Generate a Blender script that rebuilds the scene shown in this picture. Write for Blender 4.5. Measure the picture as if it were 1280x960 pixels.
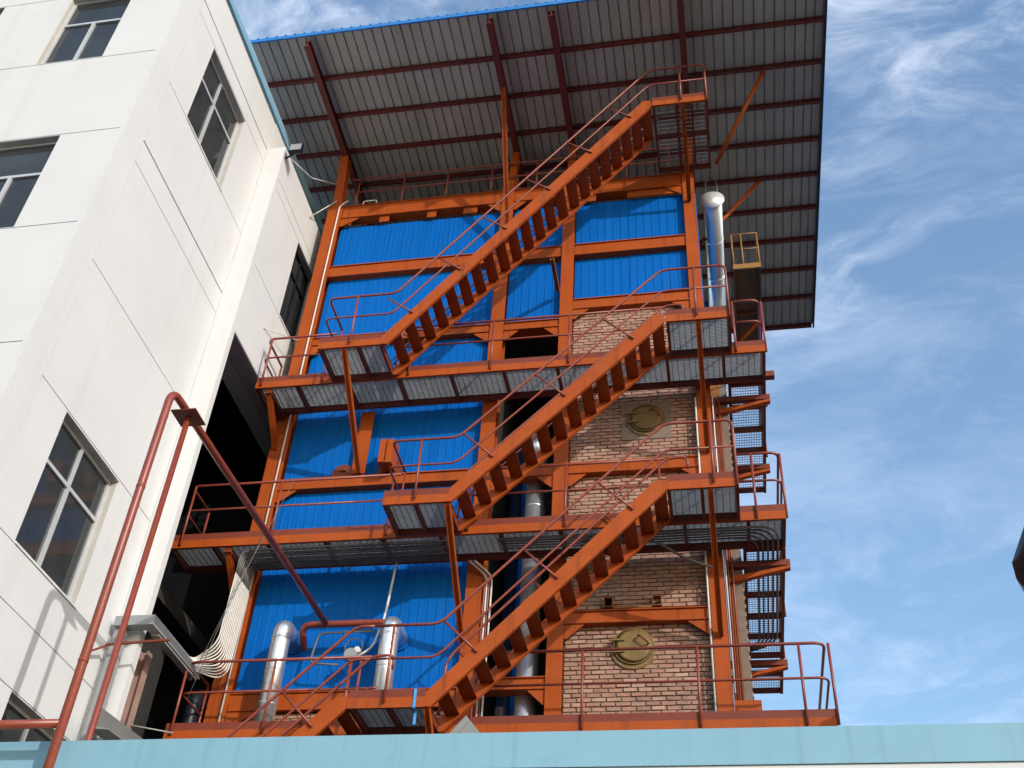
import bpy, math, random
from mathutils import Vector, Matrix
random.seed(7)
R = math.radians
for o in list(bpy.data.objects): bpy.data.objects.remove(o)
scene = bpy.context.scene
C = scene.collection

# ------------------------------------------------------------------ camera (eye at the origin, ground at z = -1.6)
cam = bpy.data.cameras.new('camera'); co = bpy.data.objects.new('camera', cam); C.objects.link(co)
cam.sensor_width = 36; cam.lens = 39.55; cam.clip_start = 0.1; cam.clip_end = 2000
def cam_axes(p, r, h):
    f = Vector((math.sin(h)*math.cos(p), math.cos(h)*math.cos(p), math.sin(p)))
    r0 = Vector((math.cos(h), -math.sin(h), 0)); u0 = r0.cross(f)
    return math.cos(r)*r0 + math.sin(r)*u0, -math.sin(r)*r0 + math.cos(r)*u0, f
rx, ux, fx = cam_axes(R(40.4635), R(4.1496), R(-12.5712))
co.matrix_world = Matrix(((rx.x, ux.x, -fx.x, 0), (rx.y, ux.y, -fx.y, 0), (rx.z, ux.z, -fx.z, 0), (0, 0, 0, 1)))
scene.camera = co
GZ = -1.6

# ------------------------------------------------------------------ sky and sun
SUN_EL, SUN_AZ = 21.0, 135.0           # azimuth measured from +Y towards +X
SUN_STR, SKY_STR, EXPO = 2.1, 0.15, 0.55
sd = Vector((math.sin(R(SUN_AZ))*math.cos(R(SUN_EL)), math.cos(R(SUN_AZ))*math.cos(R(SUN_EL)), math.sin(R(SUN_EL))))
w = bpy.data.worlds.new('World'); scene.world = w; w.use_nodes = True
nt = w.node_tree; nt.nodes.clear()
def nn(t, kind, **kw):
    n = t.nodes.new(kind)
    for k, v in kw.items():
        if hasattr(n, k): setattr(n, k, v)
        else: n.inputs[k].default_value = v
    return n
sky = nn(nt, 'ShaderNodeTexSky', sky_type='NISHITA', sun_disc=False, sun_elevation=R(SUN_EL), sun_rotation=R(SUN_AZ), air_density=1.35, dust_density=1.2, ozone_density=2.6)
tc = nn(nt, 'ShaderNodeTexCoord')
mp = nn(nt, 'ShaderNodeMapping'); mp.inputs['Scale'].default_value = (1.0, 1.5, 2.6); mp.inputs['Rotation'].default_value = (0.35, 0.75, 0.3); mp.inputs['Location'].default_value = (3.3, 1.75, 0.55)
na = nn(nt, 'ShaderNodeTexNoise', noise_dimensions='3D'); na.inputs['Scale'].default_value = 2.2; na.inputs['Detail'].default_value = 4; na.inputs['Roughness'].default_value = 0.5
wv = nn(nt, 'ShaderNodeVectorMath', operation='MULTIPLY_ADD'); wv.inputs[1].default_value = (0.55, 0.55, 0.55)
nz = nn(nt, 'ShaderNodeTexNoise', noise_dimensions='3D'); nz.inputs['Scale'].default_value = 5.5; nz.inputs['Detail'].default_value = 15; nz.inputs['Roughness'].default_value = 0.66; nz.inputs['Distortion'].default_value = 0.15
ra = nn(nt, 'ShaderNodeMapRange', interpolation_type='SMOOTHSTEP'); ra.inputs['From Min'].default_value = 0.38; ra.inputs['From Max'].default_value = 0.66
rb = nn(nt, 'ShaderNodeMapRange', interpolation_type='SMOOTHSTEP'); rb.inputs['From Min'].default_value = 0.40; rb.inputs['From Max'].default_value = 0.78
mu = nn(nt, 'ShaderNodeMath', operation='MULTIPLY_ADD'); mu.inputs[1].default_value = 0.80; mu.inputs[2].default_value = 0.20
mv = nn(nt, 'ShaderNodeMath', operation='MULTIPLY'); mw = nn(nt, 'ShaderNodeMath', operation='MULTIPLY_ADD', use_clamp=True); mw.inputs[1].default_value = 0.60; mw.inputs[2].default_value = 0.02
mx = nn(nt, 'ShaderNodeMix', data_type='RGBA'); mx.inputs['B'].default_value = (6.6, 7.0, 7.8, 1)
bg = nn(nt, 'ShaderNodeBackground'); bg.inputs['Strength'].default_value = SKY_STR
wo = nn(nt, 'ShaderNodeOutputWorld')
L = nt.links.new
L(tc.outputs['Generated'], mp.inputs['Vector']); L(mp.outputs['Vector'], na.inputs['Vector'])
L(na.outputs['Color'], wv.inputs[0]); L(mp.outputs['Vector'], wv.inputs[2]); L(wv.outputs['Vector'], nz.inputs['Vector'])
L(na.outputs['Fac'], ra.inputs['Value']); L(nz.outputs['Fac'], rb.inputs['Value']); L(ra.outputs['Result'], mu.inputs[0]); L(mu.outputs['Value'], mv.inputs[0]); L(rb.outputs['Result'], mv.inputs[1]); L(mv.outputs['Value'], mw.inputs[0])
L(mw.outputs['Value'], mx.inputs['Factor']); hs_ = nn(nt, 'ShaderNodeHueSaturation'); hs_.inputs['Saturation'].default_value = 1.08; hs_.inputs['Value'].default_value = 1.2; L(sky.outputs['Color'], hs_.inputs['Color']); L(hs_.outputs['Color'], mx.inputs['A']); L(mx.outputs['Result'], bg.inputs['Color']); L(bg.outputs['Background'], wo.inputs['Surface'])
sl = bpy.data.lights.new('sun', 'SUN'); sl.energy = SUN_STR; sl.angle = R(0.55); sl.color = (1.0, 0.965, 0.925)
so = bpy.data.objects.new('sun', sl); C.objects.link(so); so.rotation_euler = (-sd).to_track_quat('-Z', 'Y').to_euler()
vs = scene.view_settings; vs.view_transform = 'Standard'; vs.look = 'None'; vs.gamma = 1; vs.exposure = EXPO; vs.use_curve_mapping = False
scene.render.resolution_x = 1024; scene.render.resolution_y = 768

# ------------------------------------------------------------------ materials
def mat(name, col, rough=0.5, metal=0.0, var=0.12, scale=3.0, dirt=0.0, dirtcol=(0.08, 0.06, 0.05), dscale=1.3, bump=0.0, bscale=40, island=0.0, spec=0.5, stretch=(1, 1, 1), alt=None, coat=0.0, streak=0.0, streakcol=(0.1, 0.05, 0.03), sscale=1.0, sstretch=(9, 9, 0.35)):
    m = bpy.data.materials.new(name); m.use_nodes = True; t = m.node_tree; b = t.nodes['Principled BSDF']; lk = t.links.new
    b.inputs['Roughness'].default_value = rough; b.inputs['Metallic'].default_value = metal; b.inputs['Specular IOR Level'].default_value = spec
    if coat: b.inputs['Coat Weight'].default_value = coat; b.inputs['Coat Roughness'].default_value = 0.15
    g = nn(t, 'ShaderNodeNewGeometry'); mpn = nn(t, 'ShaderNodeMapping'); mpn.inputs['Scale'].default_value = stretch
    lk(g.outputs['Position'], mpn.inputs['Vector'])
    n1 = nn(t, 'ShaderNodeTexNoise'); n1.inputs['Scale'].default_value = scale; n1.inputs['Detail'].default_value = 8; n1.inputs['Roughness'].default_value = 0.65
    lk(mpn.outputs['Vector'], n1.inputs['Vector'])
    hi = tuple(min(1, c*(1+var)) for c in col) + (1,); lo = tuple(c*(1-var) for c in col) + (1,)
    r1 = nn(t, 'ShaderNodeValToRGB'); r1.color_ramp.elements[0].position = 0.3; r1.color_ramp.elements[1].position = 0.7
    r1.color_ramp.elements[0].color = lo; r1.color_ramp.elements[1].color = hi
    lk(n1.outputs['Fac'], r1.inputs['Fac']); out = r1.outputs['Color']
    if island:
        r2 = nn(t, 'ShaderNodeValToRGB'); els = r2.color_ramp.elements
        cols = alt or [tuple(c*(1-island) for c in col), col, tuple(min(1, c*(1+island)) for c in col)]
        els[0].position = 0; els[0].color = cols[0] + (1,); els[1].position = 1; els[1].color = cols[-1] + (1,)
        for i, c in enumerate(cols[1:-1]):
            e = els.new((i+1)/(len(cols)-1)); e.color = c + (1,)
        lk(g.outputs['Random Per Island'], r2.inputs['Fac'])
        m2 = nn(t, 'ShaderNodeMix', data_type='RGBA'); m2.inputs['Factor'].default_value = 0.6
        lk(out, m2.inputs['A']); lk(r2.outputs['Color'], m2.inputs['B']); out = m2.outputs['Result']
    if dirt:
        n2 = nn(t, 'ShaderNodeTexNoise'); n2.inputs['Scale'].default_value = dscale; n2.inputs['Detail'].default_value = 9; n2.inputs['Roughness'].default_value = 0.7; n2.inputs['Distortion'].default_value = 0.4
        lk(mpn.outputs['Vector'], n2.inputs['Vector'])
        r3 = nn(t, 'ShaderNodeValToRGB'); r3.color_ramp.elements[0].position = 0.5; r3.color_ramp.elements[1].position = 0.78
        r3.color_ramp.elements[1].color = (dirt, dirt, dirt, 1); lk(n2.outputs['Fac'], r3.inputs['Fac'])
        m3 = nn(t, 'ShaderNodeMix', data_type='RGBA'); m3.inputs['B'].default_value = dirtcol + (1,)
        lk(r3.outputs['Color'], m3.inputs['Factor']); lk(out, m3.inputs['A']); out = m3.outputs['Result']
    if streak:
        ms = nn(t, 'ShaderNodeMapping'); ms.inputs['Scale'].default_value = sstretch; lk(g.outputs['Position'], ms.inputs['Vector'])
        n4 = nn(t, 'ShaderNodeTexNoise'); n4.inputs['Scale'].default_value = sscale; n4.inputs['Detail'].default_value = 7; n4.inputs['Roughness'].default_value = 0.6
        lk(ms.outputs['Vector'], n4.inputs['Vector'])
        r4 = nn(t, 'ShaderNodeValToRGB'); r4.color_ramp.elements[0].position = 0.54; r4.color_ramp.elements[1].position = 0.74
        r4.color_ramp.elements[1].color = (streak, streak, streak, 1); lk(n4.outputs['Fac'], r4.inputs['Fac'])
        m4 = nn(t, 'ShaderNodeMix', data_type='RGBA'); m4.inputs['B'].default_value = streakcol + (1,)
        lk(r4.outputs['Color'], m4.inputs['Factor']); lk(out, m4.inputs['A']); out = m4.outputs['Result']
    lk(out, b.inputs['Base Color'])
    if bump:
        n3 = nn(t, 'ShaderNodeTexNoise'); n3.inputs['Scale'].default_value = bscale; n3.inputs['Detail'].default_value = 6
        lk(g.outputs['Position'], n3.inputs['Vector'])
        bp = nn(t, 'ShaderNodeBump'); bp.inputs['Strength'].default_value = bump; bp.inputs['Distance'].default_value = 0.01
        lk(n3.outputs['Fac'], bp.inputs['Height']); lk(bp.outputs['Normal'], b.inputs['Normal'])
    return m
M = {}
M['orange'] = mat('orange_paint', (0.325, 0.060, 0.0065), 0.55, spec=0.22, var=0.10, scale=2.2, dirt=0.35, dirtcol=(0.42, 0.11, 0.03), dscale=3.2, streak=0.7, streakcol=(0.11, 0.030, 0.012), bump=0.06, bscale=25)
M['oxide'] = mat('red_oxide_paint', (0.165, 0.034, 0.017), 0.55, spec=0.3, var=0.15, scale=4, dirt=0.35, dirtcol=(0.12, 0.04, 0.03), dscale=4)
M['rail'] = mat('handrail_paint', (0.22, 0.043, 0.026), 0.4, var=0.15, scale=5, dirt=0.3, dirtcol=(0.12, 0.035, 0.025), dscale=5)
M['pipe_red'] = mat('red_pipe_paint', (0.215, 0.040, 0.020), 0.38, var=0.12, scale=5, dirt=0.55, dirtcol=(0.28, 0.09, 0.065), dscale=14)
M['canopy_steel'] = mat('dark_red_steel', (0.14, 0.022, 0.016), 0.5, var=0.15, scale=3)
M['blue'] = mat('blue_sheet', (0.0006, 0.105, 0.41), 0.5, spec=0.10, island=0.12, var=0.12, scale=0.9, dirt=0.40, dirtcol=(0.012, 0.15, 0.42), dscale=1.1, streak=0.4, streakcol=(0.006, 0.05, 0.20), stretch=(7, 1, 0.35))
M['conduit_shaded'] = mat('shaded_conduit', (0.13, 0.125, 0.115), 0.4, var=0.25, scale=8)  # same pale conduit, darkened: shade under the platform put into its colour
M['cap_alu'] = mat('cap_aluminium', (0.72, 0.73, 0.74), 0.4, metal=0.45, var=0.05)
M['patch'] = mat('mortar_patch', (0.215, 0.16, 0.125), 0.95, var=0.2, scale=5, dirt=0.5, dirtcol=(0.13, 0.10, 0.08), dscale=3, bump=0.3)
M['navy'] = mat('shaded_blue', (0.012, 0.03, 0.075), 0.5, var=0.1)  # blue darkened, painting in shade on the roof edge and shaft riser
M['grating_dark'] = mat('dark_grating', (0.07, 0.06, 0.06), 0.6, var=0.2)
M['blue_trim'] = mat('blue_trim', (0.02, 0.17, 0.50), 0.4, var=0.08)
M['sheet'] = mat('roof_sheet_underside', (0.42, 0.405, 0.36), 0.6, var=0.18, scale=0.8, dirt=0.4, dirtcol=(0.25, 0.23, 0.19), dscale=0.8, stretch=(2.5, 0.5, 1))
M['white'] = mat('white_render', (0.588, 0.59, 0.588), 0.85, var=0.035, scale=0.6, dirt=0.35, dirtcol=(0.50, 0.485, 0.45), dscale=0.55, streak=0.22, streakcol=(0.40, 0.39, 0.365), sscale=0.55, sstretch=(5, 5, 0.25), bump=0.12, bscale=60)
M['pale_blue'] = mat('pale_blue_paint', (0.19, 0.365, 0.45), 0.7, streak=0.45, streakcol=(0.12, 0.23, 0.28), sscale=0.8, var=0.05, scale=0.8, dirt=0.35, dirtcol=(0.13, 0.26, 0.33), dscale=1.6, bump=0.1, bscale=50)
M['cornice'] = mat('cornice_blue_paint', (0.16, 0.33, 0.46), 0.7, var=0.06)
M['joint'] = mat('joint_grey', (0.42, 0.40, 0.37), 0.9, var=0.1)
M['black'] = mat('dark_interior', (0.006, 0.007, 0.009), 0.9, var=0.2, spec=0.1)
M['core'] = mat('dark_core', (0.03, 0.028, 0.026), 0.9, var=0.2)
BR = [(0.24, 0.12, 0.085), (0.33, 0.18, 0.125), (0.39, 0.215, 0.155), (0.34, 0.155, 0.105), (0.44, 0.28, 0.21), (0.28, 0.165, 0.12)]
M['brick'] = mat('brick', (0.34, 0.19, 0.135), 0.9, var=0.22, scale=9, island=0.3, alt=BR, dirt=0.35, dirtcol=(0.20, 0.16, 0.14), dscale=2.2, bump=0.4, bscale=60)
M['mortar'] = mat('mortar', (0.165, 0.125, 0.10), 0.95, var=0.2, scale=6, bump=0.3)
M['galv'] = mat('galvanised_steel', (0.29, 0.29, 0.285), 0.5, metal=0.2, var=0.15, scale=5, dirt=0.4, dirtcol=(0.16, 0.14, 0.12), dscale=3)
M['alu'] = mat('aluminium_jacket', (0.82, 0.83, 0.84), 0.36, metal=0.9, var=0.06, scale=4, bump=0.2, bscale=9)
M['grey_metal'] = mat('grey_metal', (0.26, 0.27, 0.28), 0.5, metal=0.1, var=0.12, scale=4, dirt=0.3, dirtcol=(0.2, 0.2, 0.2))
M['conduit'] = mat('pale_conduit', (0.62, 0.59, 0.54), 0.5, var=0.1, scale=6)
M['conduit_dark'] = mat('dark_conduit', (0.10, 0.10, 0.10), 0.5, var=0.15)
M['hatch'] = mat('ochre_hatch', (0.175, 0.108, 0.032), 0.6, var=0.25, scale=6, dirt=0.75, dirtcol=(0.10, 0.045, 0.018), dscale=5)
M['frame_alu'] = mat('window_frame', (0.55, 0.56, 0.57), 0.4, metal=0.3, var=0.06)
M['glass'] = mat('window_glass', (0.032, 0.036, 0.037), 0.06, var=0.25, scale=1.4, spec=0.38)
M['brown'] = mat('brown_steel', (0.24, 0.095, 0.036), 0.8, spec=0.1, var=0.2, scale=3)
M['post_brown'] = mat('brown_post', (0.30, 0.19, 0.16), 0.7, var=0.15)
M['yellow'] = mat('yellow_paint', (0.27, 0.13, 0.03), 0.5, var=0.15)
M['lamp_black'] = mat('black_lamp', (0.010, 0.012, 0.018), 0.4, spec=0.25, var=0.2)
M['strap'] = mat('blue_strap', (0.05, 0.30, 0.65), 0.5, var=0.1)
M['grey_sheet'] = mat('grey_roof_sheet', (0.19, 0.195, 0.19), 0.55, var=0.12, scale=3, dirt=0.35, dirtcol=(0.12, 0.12, 0.115))
M['ground'] = mat('concrete_ground', (0.11, 0.105, 0.10), 0.95, var=0.15, scale=0.5, dirt=0.4, dirtcol=(0.07, 0.07, 0.065), bump=0.3)
M['lamp_glass'] = mat('floodlight_glass', (0.28, 0.29, 0.30), 0.25, var=0.05)

# ------------------------------------------------------------------ mesh helpers
class MB:
    def __init__(s): s.v = []; s.f = []; s.sm = []
    def _add(s, vs, fs, smooth=False):
        n = len(s.v); s.v += [tuple(p) for p in vs]; s.f += [tuple(i+n for i in f) for f in fs]; s.sm += [smooth]*len(fs); return s
    def box(s, x0, x1, y0, y1, z0, z1):
        return s._add([(x0,y0,z0),(x1,y0,z0),(x1,y1,z0),(x0,y1,z0),(x0,y0,z1),(x1,y0,z1),(x1,y1,z1),(x0,y1,z1)],
                      [(0,3,2,1),(4,5,6,7),(0,1,5,4),(1,2,6,5),(2,3,7,6),(3,0,4,7)])
    def bar(s, p0, p1, a, b, wa, wb, oa=0.0, ob=0.0):
        p0 = Vector(p0); p1 = Vector(p1); a = Vector(a).normalized(); b = Vector(b).normalized()
        vs = []
        for p in (p0, p1):
            for i, j in ((-1,-1),(1,-1),(1,1),(-1,1)):
                vs.append(p + a*(oa + i*wa/2) + b*(ob + j*wb/2))
        return s._add(vs, [(0,1,2,3),(7,6,5,4),(0,4,5,1),(1,5,6,2),(2,6,7,3),(3,7,4,0)])
    def beam(s, p0, p1, up, wd, h, tf=0.018, tw=0.014):      # H section: flanges face along 'up'
        p0 = Vector(p0); p1 = Vector(p1); d = (p1-p0).normalized(); up = Vector(up); up = (up - d*up.dot(d)).normalized(); sd_ = d.cross(up)
        s.bar(p0, p1, sd_, up, wd, tf, 0, h/2 - tf/2); s.bar(p0, p1, sd_, up, wd, tf, 0, -h/2 + tf/2)
        return s.bar(p0, p1, sd_, up, tw, h - 2*tf)
    def tube(s, pts, r, n=10, cap=True):
        pts = [Vector(p) for p in pts]; m = len(pts); d0 = (pts[1]-pts[0]).normalized()
        up = Vector((0,0,1)) if abs(d0.z) < 0.9 else Vector((0,1,0)); x = d0.cross(up).normalized(); base = len(s.v); vs = []; fs = []
        pd = d0
        for i, p in enumerate(pts):
            if i == 0: t = d0
            elif i == m-1: t = (pts[-1]-pts[-2]).normalized()
            else: t = ((pts[i+1]-pts[i]).normalized() + (pts[i]-pts[i-1]).normalized()).normalized()
            q = pd.rotation_difference(t); x = q @ x; x = (x - t*x.dot(t)).normalized(); y = t.cross(x); pd = t
            rr = r[i] if isinstance(r, (list, tuple)) else r
            for k in range(n):
                an = 2*math.pi*k/n; vs.append(p + x*(rr*math.cos(an)) + y*(rr*math.sin(an)))
        for i in range(m-1):
            for k in range(n):
                fs.append((i*n+k, i*n+(k+1)%n, (i+1)*n+(k+1)%n, (i+1)*n+k))
        s._add(vs, fs, True)
        if cap:
            s.f.append(tuple(base + k for k in range(n))[::-1]); s.sm.append(False)
            s.f.append(tuple(base + (m-1)*n + k for k in range(n))); s.sm.append(False)
        return s
    def prism(s, poly, vec):
        n = len(poly); v = Vector(vec); a = [Vector(p) for p in poly]; b = [p+v for p in a]
        return s._add(a+b, [tuple(range(n))[::-1], tuple(range(n, 2*n))] + [(i, (i+1)%n, n+(i+1)%n, n+i) for i in range(n)])
    def build(s, name, m, parent=None, origin=None):
        o0 = Vector(parent['_o']) if parent is not None and '_o' in parent else (Vector(origin) if origin else Vector((0,0,0)))
        me = bpy.data.meshes.new(name); me.from_pydata([tuple(Vector(p)-o0) for p in s.v], [], s.f)
        me.polygons.foreach_set('use_smooth', s.sm); me.materials.append(M[m] if isinstance(m, str) else m)
        import bmesh
        bm = bmesh.new(); bm.from_mesh(me); bmesh.ops.recalc_face_normals(bm, faces=bm.faces); bm.to_mesh(me); bm.free(); me.update()
        o = bpy.data.objects.new(name, me); C.objects.link(o)
        if parent is not None: o.parent = parent; o['_o'] = tuple(o0)
        else: o.location = o0; o['_o'] = tuple(o0)
        return o
def thing(name, label, cat, base, group=None):
    o = bpy.data.objects.new(name, None); C.objects.link(o); o.location = base; o['_o'] = tuple(base); o.empty_display_size = 0.2
    o['label'] = label; o['category'] = cat
    if group: o['group'] = group
    return o
def tag(o, label, cat, group=None):
    o['label'] = label; o['category'] = cat
    if group: o['group'] = group
    return o
def rounded(pts, r, k=5):
    pts = [Vector(p) for p in pts]; out = [pts[0]]
    for i in range(1, len(pts)-1):
        a = pts[i-1]-pts[i]; b = pts[i+1]-pts[i]; q = min(r, a.length*0.45, b.length*0.45)
        A = pts[i] + a.normalized()*q; B = pts[i] + b.normalized()*q
        for j in range(k+1):
            t = j/k; out.append(A*(1-t)**2 + pts[i]*(2*t*(1-t)) + B*t*t)
    return out + [pts[-1]]
def box(name, m, parent, *a): return MB().box(*a).build(name, m, parent)

# ------------------------------------------------------------------ ground
g = MB()._add([(-600,-600,GZ),(600,-600,GZ),(600,600,GZ),(-600,600,GZ)], [(0,1,2,3)]).build('ground', 'ground'); g['kind'] = 'structure'

# ------------------------------------------------------------------ white building on the left
BX, BY, STEP, FX, TOP, FTOP = -8.5, 9.32, 13.28, -8.1, 19.42, 18.55
wb = thing('white_building', 'white rendered multi storey building with grooved walls and dark windows', 'building', (-11, 14, GZ))
TH = 0.10
def facade(rows, cols_holes, u0, u1, place, joint):
    """rows: list of (z0, z1); every row is a panel of its own with its window holes left open."""
    for z0, z1 in rows:
        mb = MB(); us = [u0, u1]; zs = [z0, z1]
        hs = [h for h in cols_holes if h[2] < z1 and h[3] > z0]
        for h in hs: us += [h[0], h[1]]; zs += [max(z0, h[2]), min(z1, h[3])]
        us = sorted(set(us)); zs = sorted(set(zs)); joint_ = joint/2
        for i in range(len(us)-1):
            for j in range(len(zs)-1):
                uc = (us[i]+us[i+1])/2; zc = (zs[j]+zs[j+1])/2
                if any(h[0] < uc < h[1] and h[2] < zc < h[3] for h in hs): continue
                a, b = zs[j], zs[j+1]
                wide = lambda q: 0.018 if q in (14.31, 18.5) else joint_
                if a == z0: a += wide(z0)
                if b == z1: b -= wide(z1)
                place(mb, us[i], us[i+1], a, b)
        mb.build('wall_panel', 'white', wb)
side_holes = [(10.58, 12.25, 15.94, 18.08), (10.55, 12.20, 7.22, 9.30), (11.52, 13.00, 3.70, 5.70)]
zs = [GZ, 3.0, 5.72, 6.52, 7.2, 9.33, 11.55, 13.80, 14.31, 15.93, 18.12, 18.5, TOP]
facade(list(zip(zs[:-1], zs[1:])), side_holes, 9.84, STEP, lambda mb, a, b, c, d: mb.box(BX-TH, BX, a, b, c, d), 0.014)
MB().box(BX-TH-0.3, BX, BY+TH, 9.832, GZ, TOP).build('corner_pier', 'white', wb)
front_holes = [(-10.80, -9.55, 16.12, 18.24), (-10.80, -9.57, 11.82, 13.96), (-10.8, -9.57, 7.27, 9.46), (-13.4, -12.15, 16.12, 18.24), (-13.4, -12.15, 11.82, 13.96)]
zf = [GZ, 3.0, 5.1, 7.25, 9.48, 11.8, 13.98, 16.1, 18.26, TOP]
facade(list(zip(zf[:-1], zf[1:])), front_holes, -15.0, -8.57, lambda mb, a, b, c, d: mb.box(a, b, BY, BY+TH, c, d), 0.016)
MB().box(-8.568, BX, BY, BY+TH-0.003, GZ, TOP).build('corner_strip', 'white', wb)
# backing layer behind the joints, with the window holes left open
def core_cells(us, holes, z0, z1, put):
    holes = [(h[0]+0.003, h[1]-0.003, h[2]+0.003, h[3]-0.003) for h in holes]
    mb = MB(); zz = sorted(set([z0, z1] + [v for h in holes for v in (h[2], h[3])])); uu = sorted(set(us + [v for h in holes for v in (h[0], h[1])]))
    for i in range(len(uu)-1):
        for j in range(len(zz)-1):
            uc = (uu[i]+uu[i+1])/2; zc = (zz[j]+zz[j+1])/2
            if any(h[0] < uc < h[1] and h[2] < zc < h[3] for h in holes): continue
            put(mb, uu[i], uu[i+1], zz[j], zz[j+1])
    return mb
core_cells([9.835, STEP], side_holes, GZ, TOP-0.01, lambda mb, a, b, c, d: mb.box(BX-0.35, BX-0.03, a, b, c, d)).build('wall_core', 'joint', wb)
core_cells([-14.9, -8.9], front_holes, GZ, TOP-0.01, lambda mb, a, b, c, d: mb.box(a, b, BY+0.03, BY+0.35, c, d)).build('wall_core', 'joint', wb)
# far projecting bay with the tall loading opening and a window
far_holes = [(13.42, 17.2, GZ+0.01, 13.42), (14.82, 15.95, 15.18, 17.32)]
zz = [GZ, 13.44, 15.17, 17.34, 17.62, FTOP]
facade(list(zip(zz[:-1], zz[1:])), far_holes, STEP+0.122, 21.0, lambda mb, a, b, c, d: mb.box(BX+0.02, FX, a, b, c, d), 0.014)
MB().box(BX+0.02, FX, STEP+0.004, STEP+0.12, GZ, FTOP-0.007).build('corner_pier', 'white', wb)
core_cells([STEP+0.05, 20.9], far_holes, GZ, FTOP-0.01, lambda mb, a, b, c, d: mb.box(BX+0.03, FX-0.03, a, b, c, d)).build('wall_core', 'joint', wb)
core_cells([STEP+0.01, 21.0], [(13.42, 17.2, GZ+0.01, 13.42), (14.82, 15.95, 15.18, 17.32)], GZ, TOP, lambda mb, a, b, c, d: mb.box(BX-0.3, BX+0.015, a, b, c, d)).build('backing_wall', 'white', wb)
# dark room behind the opening
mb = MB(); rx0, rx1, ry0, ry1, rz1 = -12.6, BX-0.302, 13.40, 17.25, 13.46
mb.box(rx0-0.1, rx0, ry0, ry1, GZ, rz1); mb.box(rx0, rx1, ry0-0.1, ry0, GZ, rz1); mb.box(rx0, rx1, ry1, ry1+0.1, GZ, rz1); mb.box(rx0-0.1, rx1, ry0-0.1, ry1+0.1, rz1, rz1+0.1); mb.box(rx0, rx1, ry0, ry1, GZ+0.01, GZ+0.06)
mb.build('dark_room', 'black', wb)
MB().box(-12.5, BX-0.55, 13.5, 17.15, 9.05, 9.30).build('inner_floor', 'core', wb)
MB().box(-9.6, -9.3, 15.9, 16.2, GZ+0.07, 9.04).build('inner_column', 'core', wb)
MB().box(-14.9, BX-0.36, BY+0.36, 21.0, TOP-0.2, TOP-0.02).build('roof_slab', 'white', wb)
MB().box(-15.0, -14.8, BY+0.36, 21.0, GZ, TOP-0.2).box(-14.8, BX-0.3, 20.9, 21.0, GZ, TOP-0.2).build('rear_wall', 'white', wb)
MB().box(BX-0.35, BX+0.06, BY-0.06, 21.0, TOP+0.002, TOP+0.20).box(-15.05, BX-0.352, BY-0.06, BY+0.35, TOP+0.002, TOP+0.2).build('cornice_band', 'cornice', wb)
MB().box(BX-0.35, BX+0.04, BY-0.03, 21.0, TOP+0.202, TOP+0.26).build('cornice_cap', 'white', wb)
# windows
def window_side(y0, y1, z0, z1, ty, tz, X, room=0.45, fm='frame_alu'):
    xg = X-0.16
    fr = MB(); t = 0.05
    fr.box(xg-0.03, xg+0.03, y0, y0+t, z0, z1).box(xg-0.03, xg+0.03, y1-t, y1, z0, z1).box(xg-0.03, xg+0.03, y0+t, y1-t, z0, z0+t).box(xg-0.03, xg+0.03, y0+t, y1-t, z1-t, z1)
    wn = fr.build('window', fm, wb)
    MB().box(xg-0.028, xg+0.034, y0+t, y1-t, tz-0.028, tz+0.028).build('transom', fm, wn)
    MB().box(xg-0.026, xg+0.038, ty-0.03, ty+0.03, z0+t, tz-0.028).build('mullion', fm, wn)
    MB().box(xg-0.026, xg+0.030, ty-0.028, ty+0.028, tz+0.028, z1-t).build('mullion', fm, wn)
    for (a, b) in ((y0+t, ty-0.03), (ty+0.03, y1-t)):
        for (c, d) in ((z0+t, tz-0.028), (tz+0.028, z1-t)):
            MB().box(xg-0.008, xg, a, b, c, d).build('pane', 'glass', wn)
    MB().box(xg-room, xg-room+0.02, y0-0.1, y1+0.1, z0-0.1, z1+0.1).build('dark_backing', 'core', wn)  # dark sheet standing for the unlit room behind the panes
    MB().box(X-0.10, X+0.015, y0, y1, z0-0.02, z0+0.012).build('sill', 'white', wn)
def window_front(x0, x1, z0, z1, tx, tz):
    yg = BY+0.14; t = 0.05; fr = MB()
    fr.box(x0, x0+t, yg-0.03, yg+0.03, z0, z1).box(x1-t, x1, yg-0.03, yg+0.03, z0, z1).box(x0+t, x1-t, yg-0.03, yg+0.03, z0, z0+t).box(x0+t, x1-t, yg-0.03, yg+0.03, z1-t, z1)
    wn = fr.build('window', 'frame_alu', wb)
    MB().box(x0+t, x1-t, yg-0.034, yg+0.028, tz-0.028, tz+0.028).build('transom', 'frame_alu', wn)
    MB().box(tx-0.03, tx+0.03, yg-0.038, yg+0.026, z0+t, tz-0.028).build('mullion', 'frame_alu', wn)
    for a, b, c, d in ((x0+t, tx-0.03, z0+t, tz-0.028), (tx+0.03, x1-t, z0+t, tz-0.028), (x0+t, x1-t, tz+0.028, z1-t)):
        MB().box(a, b, yg, yg+0.008, c, d).build('pane', 'glass', wn)
    MB().box(x0-0.1, x1+0.1, yg+0.45, yg+0.47, z0-0.1, z1+0.1).build('dark_backing', 'core', wn)  # dark sheet in place of the unlit interior
for h, ty, tz in zip(side_holes, (11.33, 11.33, 12.26), (17.36, 8.6, 5.1)): window_side(h[0], h[1], h[2], h[3], ty, tz, BX)
window_side(14.82, 15.95, 15.18, 17.32, 15.4, 16.7, FX, fm='lamp_black')
for h in front_holes: window_front(h[0], h[1], h[2], h[3], (h[0]+h[1])/2, h[2]+1.35)

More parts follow.
